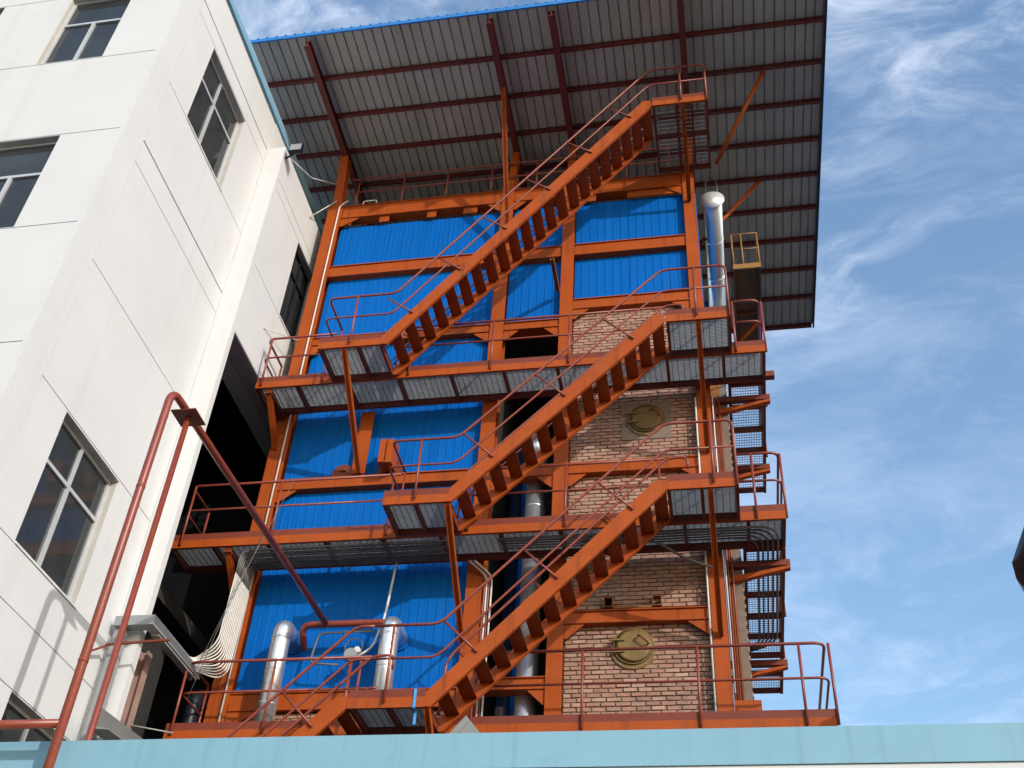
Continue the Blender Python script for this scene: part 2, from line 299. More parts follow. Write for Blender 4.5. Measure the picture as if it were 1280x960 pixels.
# ------------------------------------------------------------------ near wall with pale blue top band
nw = thing('boundary_wall', 'long wall with pale blue top band across the bottom of the picture', 'wall', (-1, 9.7, GZ))
MB().box(-8.4, 9.0, 9.62, 9.85, GZ, 3.885).build('wall_body', 'white', nw)
MB().box(-8.4, 9.0, 9.60, 9.87, 3.888, 4.215).build('top_band', 'pale_blue', nw)

# ------------------------------------------------------------------ boiler tower
YF = 15.25
COL = [(-7.66, 0.33), (-3.78, 0.26), (-2.45, 0.25), (0.02, 0.24)]
tw = thing('boiler_tower', 'tall orange steel framed boiler tower clad in blue sheet and brick', 'tower', (-3.8, 17, GZ))
for x, wd in COL:
    top = 18.92
    MB().beam((x, YF+0.14, GZ), (x, YF+0.14, top), (0, 1, 0), wd, 0.28, 0.02, 0.016).build('column', 'orange', tw)
MB().beam((-6.06, YF+0.10, 11.5), (-6.06, YF+0.10, 12.9), (0, 1, 0), 0.25, 0.2).build('column', 'orange', tw)
def hbeam(x0, x1, z0, z1, y=YF+0.035, d=0.2):
    MB().box(x0, x1, y, y+0.016, z0+0.018, z1-0.018).box(x0, x1, y-0.03, y+d, z0, z0+0.018).box(x0, x1, y-0.03, y+d, z1-0.018, z1).build('beam', 'orange', tw)
def bays(z0, z1, which):
    for i in which:
        x0 = COL[i][0]+COL[i][1]/2+0.002; x1 = COL[i+1][0]-COL[i+1][1]/2-0.002
        hbeam(x0, x1, z0, z1)
bays(18.48, 18.88, (0, 1, 2)); bays(16.64, 16.96, (0, 1, 2)); bays(14.71, 14.92, (0, 1)); bays(11.24, 11.47, (0, 1, 2))
bays(7.12, 7.42, (0,)); bays(7.36, 7.56, (1,)); bays(15.13, 15.40, (2,)); bays(8.41, 8.63, (2,))
# plates under the top beam with open slots between
for x0, x1 in ((-7.49, -7.25), (-6.62, -6.40), (-5.55, -5.35), (-4.75, -4.45), (-2.32, -1.9), (-1.25, -0.1)):
    MB().box(x0, x1, YF+0.06, YF+0.075, 18.30, 18.478).build('slot_plate', 'orange', tw)
def gusset(x, z, dx, dz=-0.24):
    MB().prism([(x, YF+0.03, z), (x+dx, YF+0.03, z), (x+dx, YF+0.03, z-0.02), (x+dx*0.12, YF+0.03, z+dz), (x, YF+0.03, z+dz)], (0, 0.02, 0)).build('gusset', 'orange', tw)
for x, z, dx in ((-7.493, 18.478, 0.42), (-3.912, 18.478, -0.3), (-3.648, 18.478, 0.26), (-0.102, 18.478, -0.34), (-3.912, 14.708, -0.32), (-3.648, 14.708, 0.28), (-2.577, 14.708, -0.28), (-2.322, 15.128, 0.3), (-0.102, 15.128, -0.34), (-7.493, 14.708, 0.34),
                 (-7.493, 11.238, 0.34), (-3.648, 11.238, 0.28), (-2.577, 11.238, -0.28), (-2.322, 11.238, 0.3), (-0.102, 11.238, -0.32), (-2.322, 8.408, 0.3), (-0.102, 8.408, -0.34), (-2.577, 7.358, -0.26), (-7.493, 7.118, 0.5)):
    gusset(x, z, dx)
# base beam stub right of the corner column
MB().box(0.145, 0.52, YF+0.02, YF+0.2, 6.90, 7.11).build('base_beam', 'orange', tw)
# cladding sheets
def cladding(x0, x1, z0, z1, pitch, y=YF+0.15, sheetw=0.9):
    n = max(1, round((x1-x0)/sheetw)); ww = (x1-x0)/n
    for i in range(n):
        a = x0+i*ww; b = a+ww; k = max(1, round(ww/pitch)); p = ww/k; prof = []
        for j in range(k):
            s0 = a+j*p
            prof += [(s0, 0), (s0+p-0.028, 0), (s0+p-0.023, -0.011), (s0+p-0.007, -0.011)]
        prof.append((b-0.001, 0)); yo = y + random.uniform(-0.003, 0.003) - (0.004 if i % 2 else 0)
        vs = []; m = len(prof)
        for (px, py) in prof: vs += [(px, yo+py, z0), (px, yo+py, z1), (px, yo+py+0.004+0.026*(py == 0), z0), (px, yo+py+0.004+0.026*(py == 0), z1)]
        fs = []
        for j in range(m-1):
            q = 4*j; fs += [(q, q+4, q+5, q+1), (q+2, q+3, q+7, q+6), (q, q+2, q+6, q+4), (q+1, q+5, q+7, q+3)]
        fs += [(0, 1, 3, 2), (4*m-4, 4*m-2, 4*m-1, 4*m-3)]
        MB()._add(vs, fs).build('cladding_sheet', 'blue', tw)
A0, A1, B0, B1, C0, C1 = -7.49, -3.915, -3.645, -2.58, -2.32, -0.105
cladding(A0, A1, 16.97, 18.29, 0.105); cladding(A0, A1, 14.93, 16.63, 0.125); cladding(A0, A1, 11.48, 14.70, 0.15); cladding(A0, A1, 7.43, 11.23, 0.15)
cladding(B0, B1, 16.97, 18.33, 0.15); cladding(B0, B1, 14.93, 16.63, 0.15)
cladding(C0, C1, 16.97, 18.33, 0.15); cladding(C0, C1, 15.41, 16.63, 0.15)
# bodies behind
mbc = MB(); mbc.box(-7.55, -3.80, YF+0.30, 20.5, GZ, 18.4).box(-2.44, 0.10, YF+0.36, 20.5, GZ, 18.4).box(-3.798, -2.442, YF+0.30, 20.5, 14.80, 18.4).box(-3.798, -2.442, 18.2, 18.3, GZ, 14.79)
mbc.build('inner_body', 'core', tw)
MB().box(-7.6, 0.15, YF+0.32, 20.6, 18.42, 18.52).build('top_floor', 'oxide', tw)
MB().box(-2.4, -2.1, 18.0, 18.1, 18.6, 18.7).build('floor_lug', 'oxide', tw)
# bricks
BL, BH, JN = 0.195, 0.056, 0.0165
MB().box(-2.335, -0.10, YF+0.165, YF+0.30, 6.4, 15.12).build('mortar_bed', 'mortar', tw)
bw = MB().box(-2.335, -0.10, YF+0.163, YF+0.1645, 6.4, 6.42).build('brick_wall', 'mortar', tw)
def chipped(mb, x0, x1, y0, y1, z0, z1, j=0.006):
    rj = lambda: random.uniform(-j, j)
    c = [(x0, y0), (x1, y0), (x1, y1), (x0, y1)]; vs = []
    for z in (z0, z1):
        for (x, y) in c: vs.append((x+rj()*0.8, y+rj()*0.7, z+rj()*0.6))
    mb._add(vs, [(0,3,2,1),(4,5,6,7),(0,1,5,4),(1,2,6,5),(2,3,7,6),(3,0,4,7)])
MB().box(-1.42, -0.56, YF+0.138, YF+0.162, 11.98, 12.78).build('hatch_surround', 'patch', tw)
hats = [(-1.285, 8.02, 0.36), (-0.995, 12.38, 0.36)]
def brick_cells(x0, x1, z0, z1):
    row = 0; z = z0; out = []
    while z + BH <= z1:
        off = (row % 2)*0.5*(BL+JN) + random.uniform(-0.02, 0.02)
        x = x0 - off
        while x < x1 - 0.02:
            a = max(x, x0); b = min(x+BL+random.uniform(-0.006, 0.006), x1)
            cxx = (a+b)/2
            if b-a > 0.04 and not any((cxx-h[0])**2+(z+BH/2-h[1])**2 < (h[2]-0.1)**2 for h in hats): out.append((a, b, z))
            x += BL+JN+0.007
        z += BH+JN; row += 1
    return out
cells = brick_cells(-2.32, -0.115, 6.62, 15.10)
variants = []
for k in range(10):
    mb = MB(); chipped(mb, -BL/2, BL/2, -0.05, 0.05, -BH/2, BH/2)
    me = bpy.data.meshes.new('brick'); me.from_pydata(mb.v, [], mb.f); me.materials.append(M['brick']); variants.append(me)
# individual bricks get a colour of their own through a small set of tinted copies
tints = []
for k, c in enumerate(BR):
    tints.append(mat('brick_tint', tuple(0.5*a+0.5*b for a, b in zip(c, (0.34, 0.19, 0.135))), 0.9, var=0.22, scale=9, dirt=0.35, dirtcol=(0.20, 0.16, 0.14), dscale=2.2, bump=0.4, bscale=60))
tv = []
for me in variants[:4]:
    for t_ in tints:
        m2 = me.copy(); m2.materials.clear(); m2.materials.append(t_); tv.append(m2)
o0 = Vector(bw['_o']); rest = MB(); cnt = 0
for (a, b, z) in cells:
    if cnt < 296:
        o = bpy.data.objects.new('brick', random.choice(tv)); C.objects.link(o); o.parent = bw
        o.location = Vector(((a+b)/2, YF+0.195+random.uniform(-0.006, 0.005), z+BH/2)) - o0
        o.scale = ((b-a)/BL, 1, 1); o.rotation_euler = (0, random.uniform(-0.012, 0.012), 0); cnt += 1
    else:
        dy = random.uniform(-0.006, 0.005); chipped(rest, a, b, YF+0.145+dy, YF+0.245+dy, z, z+BH)
for (a, b, z) in brick_cells(-7.45, -3.95, 6.45, 7.10): chipped(rest, a, b, YF+0.10, YF+0.20, z, z+BH)
# returning brick wall on the right flank
row = 0; z = 6.6
while z < 13.3:
    y = 15.62 + (row % 2)*0.12
    while y < 19.0:
        chipped(rest, 0.36, 0.43, y, y+BL, z, z+BH); y += BL+JN
    z += BH+JN; row += 1
ro = rest.build('brick_infill', 'brick', bw); ro['kind'] = 'stuff'
MB().box(0.30, 0.415, 15.60, 19.1, 6.4, 13.32).build('mortar_bed', 'mortar', tw)
MB().box(-7.47, -3.93, YF+0.12, YF+0.28, 6.4, 7.11).build('mortar_bed', 'mortar', tw)
MB().box(0.15, 0.298, 15.56, 15.66, 6.4, 13.3).build('flank_plate', 'brown', tw)
for x in (0.20, 0.27): MB().tube([(x, 15.5, 6.5), (x, 15.5, 12.8)], 0.018, 8).build('conduit', 'rail', tw)
MB().box(0.102, 0.16, 15.45, 20.4, 13.33, 18.4).build('flank_sheet', 'blue', tw)
# round hatches
def disc(mb, x, z, y0, y1, r, n=36):
    mb.tube([(x, y0, z), (x, y1, z)], r, n)
for (hx, hz, hr), tilt in zip(hats, (0, 1)):
    mb = MB(); disc(mb, hx, hz, YF+0.118, YF+0.20, 0.335)
    h = mb.build('round_hatch', 'hatch', tw)
    mb = MB(); disc(mb, hx+0.01, hz+0.03, YF+0.085, YF+0.114, 0.298); mb.tube([(hx+0.01, YF+0.076, hz+0.03), (hx+0.01, YF+0.0845, hz+0.03)], [0.22, 0.285], 36); lid = mb.build('lid', 'hatch', h)
    for dz in (0.09, -0.10): MB().box(hx-0.36, hx-0.12, YF+0.05, YF+0.075, hz+dz-0.014+0.03, hz+dz+0.014+0.03).build('hinge', 'hatch', h)
    MB().tube([(hx+0.08, YF+0.045, hz+0.16), (hx+0.10, YF-0.01, hz+0.15), (hx+0.22, YF-0.01, hz+0.05), (hx+0.24, YF+0.06, hz+0.04)], 0.015, 8).build('handle', 'oxide', h)
    for k in range(10):
        a = k*math.pi/5+0.3; MB().tube([(hx+0.318*math.cos(a), YF+0.105, hz+0.318*math.sin(a)), (hx+0.318*math.cos(a), YF+0.1175, hz+0.318*math.sin(a))], 0.011, 6).build('bolt', 'galv', h)
# square pipe stubs above the lower brick beam
for x in (-1.65, -0.90):
    mb = MB(); y0, y1 = YF+0.05, YF+0.25; x0, x1, z0, z1, t = x-0.07, x+0.07, 8.70, 8.87, 0.012
    mb.box(x0, x1, y0, y1, z0, z0+t).box(x0, x1, y0, y1, z1-t, z1).box(x0, x0+t, y0, y1, z0+t, z1-t).box(x1-t, x1, y0, y1, z0+t, z1-t)
    st = mb.build('pipe_stub', 'brown', tw); MB().box(x0+t, x1-t, YF+0.14, YF+0.142, z0+t, z1-t).build('stub_inside', 'black', st)
MB().box(-1.57, -0.98, YF+0.05, YF+0.09, 8.665, 8.70).build('ledge_bar', 'brown', tw)
# flanged openings on the left cladding above the middle platform
mb = MB(); disc(mb, -6.36, 11.55, YF+0.05, YF+0.10, 0.20); f1 = mb.build('flange_plate', 'oxide', tw)
MB().box(-6.42, -6.30, YF+0.02, YF+0.048, 11.60, 11.63).build('flange_bar', 'brown', f1)
mb = MB(); disc(mb, -5.50, 11.60, YF+0.05, YF+0.10, 0.22); f2 = mb.build('flange_plate', 'oxide', tw)
MB().box(-5.62, -5.52, YF-0.30, YF+0.028, 11.50, 12.0).box(-5.50, -5.38, YF-0.28, YF+0.028, 11.5, 12.0).box(-5.62, -5.38, YF-0.10, YF+0.02, 12.002, 12.05).build('bracket_box', 'orange', f2)
# conduits on the columns
def tconduit(pts, r=0.014, m='conduit', name='conduit', parent=tw, rr=0.12): return MB().tube(rounded(pts, rr), r, 8).build(name, m, parent)
tconduit([(-7.56, YF-0.03, 6.5), (-7.56, YF-0.03, 18.85), (-7.40, YF-0.03, 19.0)], 0.017)
tconduit([(-0.125, YF-0.02, 6.5), (-0.125, YF-0.02, 12.7)], 0.016); tconduit([(0.165, YF-0.02, 7.2), (0.165, YF-0.02, 12.7)], 0.012)
for k, dx in enumerate((0.17, 0.205, 0.24, 0.285)):
    tconduit([(-3.78+dx, YF+0.0, 6.5), (-3.78+dx, YF+0.0, 9.3), (-3.78+dx-0.25, YF-0.25, 9.45)], 0.015, 'conduit' if k % 2 else 'rail')
MB().tube([(-0.75, YF+0.05, 12.93), (-0.75, YF-0.02, 12.86), (-0.75, YF-0.02, 12.78)], 0.025, 8).build('wall_lamp', 'lamp_glass', tw)
# top floor railing
def rails(parent, pts, hz, mid, posts, drop, r=0.022, rp=0.020, rr=0.16, mat_='rail', ends=(None, None)):
    """pts: deck edge path; hz: rail height above it; posts: points on the path."""
    up = lambda p, h: (p[0], p[1], p[2]+h)
    a = [up(p, hz) for p in pts]; b = [up(p, mid) for p in pts]
    MB().tube(rounded(a, rr), r, 10).build('top_rail', mat_, parent)
    MB().tube(rounded(b, rr), r*0.82, 10).build('mid_rail', mat_, parent)
    for p in posts: MB().tube([up(p, -drop), up(p, hz)], rp, 8).build('post', mat_, parent)
zt = 18.90
rails(tw, [(-7.45, YF+0.06, zt), (-0.3, YF+0.06, zt)], 0.93, 0.48, [(x, YF+0.06, zt) for x in (-7.25, -6.2, -5.2, -4.2, -3.2, -2.2, -1.25, -0.35)], 0.03)
MB().tube(rounded([(-7.05, YF+0.02, 18.88), (-7.05, YF+0.02, 18.99), (-6.75, YF+0.02, 18.99), (-6.75, YF+0.02, 18.88)], 0.04), 0.014, 8).build('lifting_eye', 'conduit', tw)

# ------------------------------------------------------------------ walkway platforms and landings
def grating(parent, x0, x1, y0, y1, zt_, along='X', pitch=0.034, h=0.03, cross=0.10, m='galv'):
    mb = MB(); tk = 0.005
    if along == 'X':
        y = y0+pitch/2
        while y < y1: mb.box(x0, x1, y-tk/2, y+tk/2, zt_-h, zt_); y += pitch
        x = x0+cross/2
        while x < x1: mb.box(x-0.005, x+0.005, y0, y1, zt_-h-0.002, zt_-h+0.008); x += cross
    else:
        x = x0+pitch/2
        while x < x1: mb.box(x-tk/2, x+tk/2, y0, y1, zt_-h, zt_); x += pitch
        y = y0+cross/2
        while y < y1: mb.box(x0, x1, y-0.004, y+0.004, zt_-0.012, zt_-0.003); y += cross
    o = mb.build('grating', m, parent); o['kind'] = 'stuff'; return o
def deck(parent, x0, x1, y0, y1, zb, joists, fh=0.145, toe=True, along='X', pitch=0.034):
    t = 0.045
    MB().box(x0, x1, y0, y0+0.012, zb, zb+fh).box(x0, x1, y0+0.012, y0+t, zb, zb+0.012).box(x0, x1, y0+0.012, y0+t, zb+fh-0.012, zb+fh).build('edge_channel', 'orange', parent)
    MB().box(x0, x1, y1-t, y1, zb, zb+fh-0.004).build('inner_channel', 'oxide', parent)
    for a, b in ((x0, x0+t), (x1-t, x1)): MB().box(a, b, y0+t+0.001, y1-t-0.001, zb+0.002, zb+fh-0.002).build('end_channel', 'oxide', parent)
    for x in joists: MB().box(x-0.025, x+0.025, y0+t+0.001, y1-t-0.001, zb+0.012, zb+fh-0.036).build('joist', 'oxide', parent)
    if toe: MB().box(x0, x1, y0+0.004, y0+0.010, zb+fh+0.001, zb+fh+0.115).build('toe_board', 'oxide', parent)
    grating(parent, x0+t, x1-t, y0+t, y1-t, zb+fh-0.004, along, pitch)
def frange(a, b, s):
    out = []
    while a < b: out.append(a); a += s
    return out
PY0, PY1 = 14.40, 15.20
Z1, Z2, Z3, Z4 = 6.30, 9.56, 12.92, 18.87
p1 = thing('walkway_platform', 'lowest orange walkway platform just above the pale blue wall', 'platform', (-3.3, 14.8, Z1), 'walkway platforms on the tower')
deck(p1, -7.95, 1.43, PY0, PY1, Z1, frange(-7.2, 1.3, 0.95))
p2 = thing('walkway_platform', 'middle orange walkway platform with pale conduits strapped under its grating', 'platform', (-3.8, 14.8, Z2), 'walkway platforms on the tower')
deck(p2, -8.75, 1.10, PY0, PY1, Z2, frange(-8.0, 1.0, 0.95))
p3 = thing('walkway_platform', 'upper orange walkway platform, third up, below the small black wall opening', 'platform', (-3.4, 14.8, Z3), 'walkway platforms on the tower')
deck(p3, -7.97, 1.10, PY0, PY1, Z3, frange(-7.2, 1.0, 0.95))
DK = 0.16      # deck surface above the channel foot
ry = PY0-0.022
rails(p1, [(-7.84, PY1-0.05, Z1+DK), (-7.84, ry, Z1+DK), (-5.0, ry, Z1+DK)], 1.04, 0.55, [(x, ry, Z1+DK) for x in (-7.84, -6.46, -5.15)] + [(-7.84, PY1-0.05, Z1+DK)], 0.09)
rails(p1, [(-3.5, ry, Z1+DK), (1.40, ry, Z1+DK), (1.40, 19.0, Z1+DK)], 1.04, 0.53, [(x, ry, Z1+DK) for x in (-3.45, -1.91, -0.32, 1.05)] + [(1.445, ry+0.02, Z1+DK), (1.40, 16.8, Z1+DK), (1.40, 19.0, Z1+DK)], 0.12)
rails(p2, [(-8.62, PY1-0.05, Z2+DK), (-8.62, ry, Z2+DK), (-4.95, ry, Z2+DK)], 1.05, 0.55, [(x, ry, Z2+DK) for x in (-8.54, -7.0, -5.07)] + [(-8.62, PY1-0.05, Z2+DK)], 0.12)
rails(p2, [(-3.8, ry, Z2+DK), (-0.65, ry, Z2+DK)], 1.05, 0.55, [(x, ry, Z2+DK) for x in (-3.75, -2.22, -0.75)], 0.12)
rails(p2, [(0.45, ry, Z2+DK), (1.10, ry, Z2+DK), (1.10, 19.6, Z2+DK)], 1.05, 0.53, [(0.68, ry, Z2+DK)] + [(1.115, y, Z2+DK) for y in (14.42, 15.9, 17.4, 18.9)], 0.14)
rails(p3, [(-7.95, PY1-0.05, Z3+DK), (-7.95, ry, Z3+DK), (-6.6, ry, Z3+DK)], 1.03, 0.55, [(x, ry, Z3+DK) for x in (-7.86, -6.7)] + [(-7.95, PY1-0.05, Z3+DK)], 0.12)
rails(p3, [(-5.25, ry, Z3+DK), (-0.55, ry, Z3+DK)], 1.03, 0.55, [(x, ry, Z3+DK) for x in (-5.1, -3.62, -2.24, -0.7)], 0.12)
rails(p3, [(0.60, ry, Z3+DK), (1.09, ry, Z3+DK), (1.09, 18.0, Z3+DK)], 1.03, 0.53, [(0.62, ry, Z3+DK)] + [(1.115, y, Z3+DK) for y in (14.44, 15.9, 17.4)], 0.14)
# side walkways running back along the right flank
def flank(parent, x0, x1, y0, y1, zb, nb):
    for a, b in ((x0, x0+0.05), (x1-0.05, x1)): MB().box(a, b, y0, y1, zb, zb+0.14).build('side_channel', 'oxide', parent)
    for k in range(nb+1):
        y = y0+0.05+(y1-y0-0.1)*k/nb; MB().box(x0+0.051, x1-0.051, y-0.03, y+0.03, zb+0.005, zb+0.10).build('cross_beam', 'oxide', parent)
    grating(parent, x0+0.051, x1-0.051, y0, y1, zb+0.137, 'Y', 0.045, 0.025, 0.075, 'grating_dark')
flank(p3, 0.46, 1.10, PY1+0.03, 18.55, Z3, 5)
flank(p2, 0.46, 1.10, PY1+0.03, 20.3, Z2, 7)
def bracket(parent, y, x1, z, m='oxide'):
    MB().box(0.15, x1, y-0.05, y+0.05, z-0.11, z-0.006).build('bracket', m, parent)  # darker oxide tone paints in the bracket's shade
    MB().prism([(0.15, y-0.05, z-0.30), (x1, y-0.05, z-0.112), (x1, y-0.05, z-0.16), (0.15, y-0.05, z-0.40)], (0, 0.10, 0)).build('bracket_arm', 'orange', parent)
bracket(p3, YF+0.30, 1.16, Z3-0.02); bracket(p2, YF+0.30, 1.16, Z2-0.02); bracket(p2, 18.9, 1.16, Z2-0.02); bracket(p3, 17.6, 1.16, Z3-0.02)
MB().box(1.10, 1.25, 15.05, 15.17, Z3+0.005, Z3+0.12).build('beam_end', 'oxide', p3)
# knee brackets at the left ends
for p, zz_, x in ((p3, Z3, -7.72), (p2, Z2, -7.72)):
    MB().beam((x, PY0+0.06, zz_-0.002), (x, YF, zz_-0.75), (0, 0.6, 0.8), 0.09, 0.09, 0.012, 0.012).build('knee_brace', 'orange', p)
    MB().box(x-0.06, x+0.06, PY0+0.05, YF, zz_-0.09, zz_-0.003).build('knee_arm', 'oxide', p)

def landing(name, label, x0, x1, zb, y1, strut_x, strut_dz, joists, strutmat='orange', along='X', pitch=0.034):
    l = thing(name, label, 'landing', ((x0+x1)/2, 13.9, zb), 'stair landings in front of the walkways')
    deck(l, x0, x1, 13.50, y1, zb, joists, along=along, pitch=pitch)
    xs = strut_x
    MB().beam((xs, 13.55, zb-0.004), (xs, YF-0.02, zb-strut_dz), (1, 0, 0), 0.085, 0.085, 0.012, 0.012).build('strut', strutmat, l)
    return l
LY = PY0-0.006
l1 = landing('stair_landing', 'lowest stair landing, at the blue wall, with a blue strap on it', -4.93, -3.87, Z1, LY, -3.85, 1.35, (-4.4,))
l2l = landing('stair_landing', 'landing at the foot of the second stair flight, left of the black shaft', -4.89, -3.87, Z2, LY, -3.88, 1.45, (-4.4,))
l2r = landing('stair_landing', 'landing at the head of the lowest long stair flight, beside the brick wall', -0.60, 0.43, Z2, LY, 0.02, 1.45, (-0.1,))
l3l = landing('stair_landing', 'landing at the foot of the longest stair flight, left on the tower', -6.50, -5.36, Z3, LY, -6.03, 1.42, (-5.8,))
l3r = landing('stair_landing', 'landing at the head of the second stair flight, right under the blue cladding', -0.50, 0.55, Z3, LY, 0.02, 1.42, (0.02,))
l4 = landing('stair_landing', 'topmost stair landing under the canopy roof', -0.57, 0.52, Z4, PY1+0.02, 0.02, 0.95, (-0.1, 0.2), along='Y', pitch=0.05)
MB().box(-0.52, 0.47, 14.3, 14.36, Z4+0.01, Z4+0.1).build('cross_joist', 'oxide', l4)
for k, lo in enumerate((l2l, l3l)):
    xl = (-4.89, -6.50)[k]
# ------------------------------------------------------------------ stair flights
YS0, YS1 = 13.505, 14.33
def stair(name, label, x0, z0, x1, z1, n, xl, xr, left_back=True, right_end=True, cat='staircase', low_drop=False):
    s = thing(name, label, cat, (x0, 13.9, z0), 'orange steel stair flights')
    d = Vector((x1-x0, 0, z1-z0)); ln = d.length; d.normalize(); nrm = Vector((-d.z, 0, d.x)); H = 0.20
    for y, t in ((YS0, 0.012), (YS1, 0.012)):
        mb = MB(); inn = 1 if y == YS0 else -1
        a = Vector((x0, y, z0)); b = Vector((x1, y, z1))
        # plumb ends: parallelogram web plus two flanges
        vz = H/d.x
        mb.prism([(x0, y, z0), (x1, y, z1), (x1, y, z1+vz*0.62), (x1-0.16, y, z1+vz*0.62), (x0-0.10, y, z0+vz-0.10*d.z/d.x), (x0-0.10, y, z0+0.02)], (0, 0.012*inn, 0))
        mb.bar(a+nrm*0.008, b+nrm*0.008, nrm, (0, 1, 0), 0.012, 0.05, 0, 0.025*inn + 0.0065*inn)
        mb.build('stringer', 'orange', s)
    for k in range(n):
        t = (k+0.5)/n; x = x0+(x1-x0)*t; z = z0+(z1-z0)*t + 0.13
        hw = 0.098
        tr = MB().box(x-hw, x+hw, YS0+0.014, YS1-0.014, z, z+0.006).box(x-hw, x-hw+0.005, YS0+0.014, YS1-0.014, z-0.03, z-0.0005)
        tr.build('tread', 'orange', s)
    zl = z0+DK+1.04; zr = z1+DK+1.04
    for side, y in ((0, YS0-0.022), (1, YS1+0.02)):
        for hh, nm, r in ((0.0, 'top_rail', 0.021), (-0.50, 'mid_rail', 0.017)):
            if side == 0:
                pts = []
                if left_back: pts += [(xl, 14.33, zl+hh), (xl, y, zl+hh)]
                else: pts += [(xl, y, zl+hh)]
                pts += [(x0+0.02, y, zl+hh), (x1-0.02, y, zr+hh)]
                if right_end: pts += ([(xr, y, zr+hh), (xr, y, z1+0.0)] if hh == 0 else [(xr, y, zr+hh)])
                else: pts += [(xr, y, zr+hh)]
            else:
                pts = [(x0-0.10, y, z0+0.28), (x0-0.06, y, zl+hh-0.15), (x0+0.02, y, zl+hh), (x1-0.02, y, zr+hh), (x1+0.30, y, zr+hh), (x1+0.30, y, zr+hh-0.22)] if hh == 0 else [(x0, y, zl+hh-0.1), (x0+0.02, y, zl+hh), (x1-0.02, y, zr+hh), (x1+0.1, y, zr+hh)]
            MB().tube(rounded(pts, 0.13), r, 10).build(nm, 'rail', s)
        m = max(2, round(ln/1.35))
        for k in range(m):
            t = (k+0.62)/m; foot = Vector((x0+(x1-x0)*t, y, z0+(z1-z0)*t)) + nrm*0.12
            # posts stand square to the slope
            h = ((zl - z0)*d.x) - 0.12
            MB().tube([foot, foot+nrm*h], 0.017, 8).build('post', 'rail', s)
    return s
s1 = stair('stair_flight', 'lowest long orange stair flight rising from the blue wall to the right', -3.80, Z1, -0.60, Z2, 14, -4.70, 0.41, left_back=False)
s2 = stair('stair_flight', 'second orange stair flight crossing the middle of the tower', -3.82, Z2, -0.53, Z3, 14, -4.87, 0.53)
s3 = stair('stair_flight', 'longest and topmost orange stair flight climbing to the canopy', -5.26, Z3, -0.60, Z4-0.02, 22, -6.48, 0.50)
s0 = stair('stair_flight', 'short orange stair flight running down behind the blue wall', -7.6, Z1-2.65, -4.95, Z1, 12, -8.2, -4.70, left_back=False, right_end=False)
MB().beam((-2.60, 14.34, 15.58), (-2.62, YF-0.002, 15.64), (1, 0, 0), 0.07, 0.07, 0.01, 0.01).build('wall_tie', 'brown', s3)
# landing posts
for l, xs, z in ((l1, (-4.42,), Z1), (l2l, (-4.38,), Z2), (l2r, (0.08,), Z2), (l3l, (-5.92,), Z3), (l3r, (0.0,), Z3), (l4, (0.0,), Z4)):
    for x in xs: MB().tube([(x, YS0-0.045, z+0.06), (x, YS0-0.045, z+DK+1.04)], 0.02, 8).build('post', 'rail', l)
for l, x, z in ((l3l, -6.48, Z3), (l2l, -4.87, Z2)):
    MB().tube([(x, 14.30, z+DK), (x, 14.30, z+DK+1.04)], 0.018, 8).build('post', 'rail', l)
rails(l4, [(0.50, 13.56, Z4+DK), (0.50, 15.1, Z4+DK)], 1.04, 0.54, [(0.50, 15.1, Z4+DK)], 0.1)
# blue strap on the lowest landing
mb = MB(); mb.box(-4.03, -3.995, 13.485, 13.497, 6.30, 6.55).box(-4.03, -3.995, 13.485, 13.60, 6.285, 6.297).box(-4.03, -3.995, 13.59, 13.602, 6.10, 6.284)
tag(mb.build('strap', 'strap', None, (-4.01, 13.5, 6.1)), 'small blue strap hooked over the edge of the lowest landing', 'strap')

# ------------------------------------------------------------------ canopy roof
cz = 20.50; RX0, RX1, RY0, RY1 = -9.7, 2.95, 12.05, 22.1
cp = thing('canopy_roof', 'large flat canopy roof of ribbed sheets on dark red beams above the tower', 'roof', (-3.4, 17, cz))
for k in range(1, 10):
    y = 12.10+0.985*k
    MB().box(RX0, RX1-0.03, y-0.035, y+0.035, cz, cz+0.115).build('purlin', 'canopy_steel', cp)
MB().box(RX0, RX1-0.03, RY1-0.10, RY1-0.02, cz, cz+0.115).build('purlin', 'canopy_steel', cp)
for x in (-7.60, -3.72, -2.45, 0.12):
    MB().beam((x, RY0+0.06, cz-0.092), (x, RY1-0.02, cz-0.092), (0, 0, 1), 0.13, 0.18, 0.014, 0.012).build('rafter', 'canopy_steel', cp)
x = RX0; i = 0
while x < RX1-0.1:
    wd = min(0.82, RX1-x); pitch = 0.205; prof = []; s_ = x
    k = max(1, round(wd/pitch)); p = wd/k
    for j in range(k):
        a = x+j*p; prof += [(a, 0), (a+p-0.034, 0), (a+p-0.030, 0.04), (a+p-0.004, 0.04)]
    prof.append((x+wd, 0)); z0 = cz+0.118+(0.003 if i % 2 else 0)
    vs = []; m = len(prof)
    for (px, pz) in prof: vs += [(px, RY0, z0+pz), (px, RY1, z0+pz), (px, RY0, z0+pz+0.004), (px, RY1, z0+pz+0.004)]
    fs = []
    for j in range(m-1):
        q = 4*j; fs += [(q, q+1, q+5, q+4), (q+2, q+6, q+7, q+3), (q, q+4, q+6, q+2), (q+1, q+3, q+7, q+5)]
    fs += [(0, 2, 3, 1), (4*m-4, 4*m-3, 4*m-1, 4*m-2)]
    MB()._add(vs, fs).build('roof_sheet', 'sheet', cp); x += wd; i += 1
MB().box(RX0, RX1, RY0-0.04, RY0-0.005, cz+0.05, cz+0.15).build('front_fascia', 'blue_trim', cp)
for k, x in enumerate(frange(RX0+0.18, RX1-0.1, 0.205)): MB().box(x-0.02, x+0.025, RY0-0.05, RY0-0.006, cz+0.151, cz+0.175).build('fascia_rib', 'blue_trim', cp)
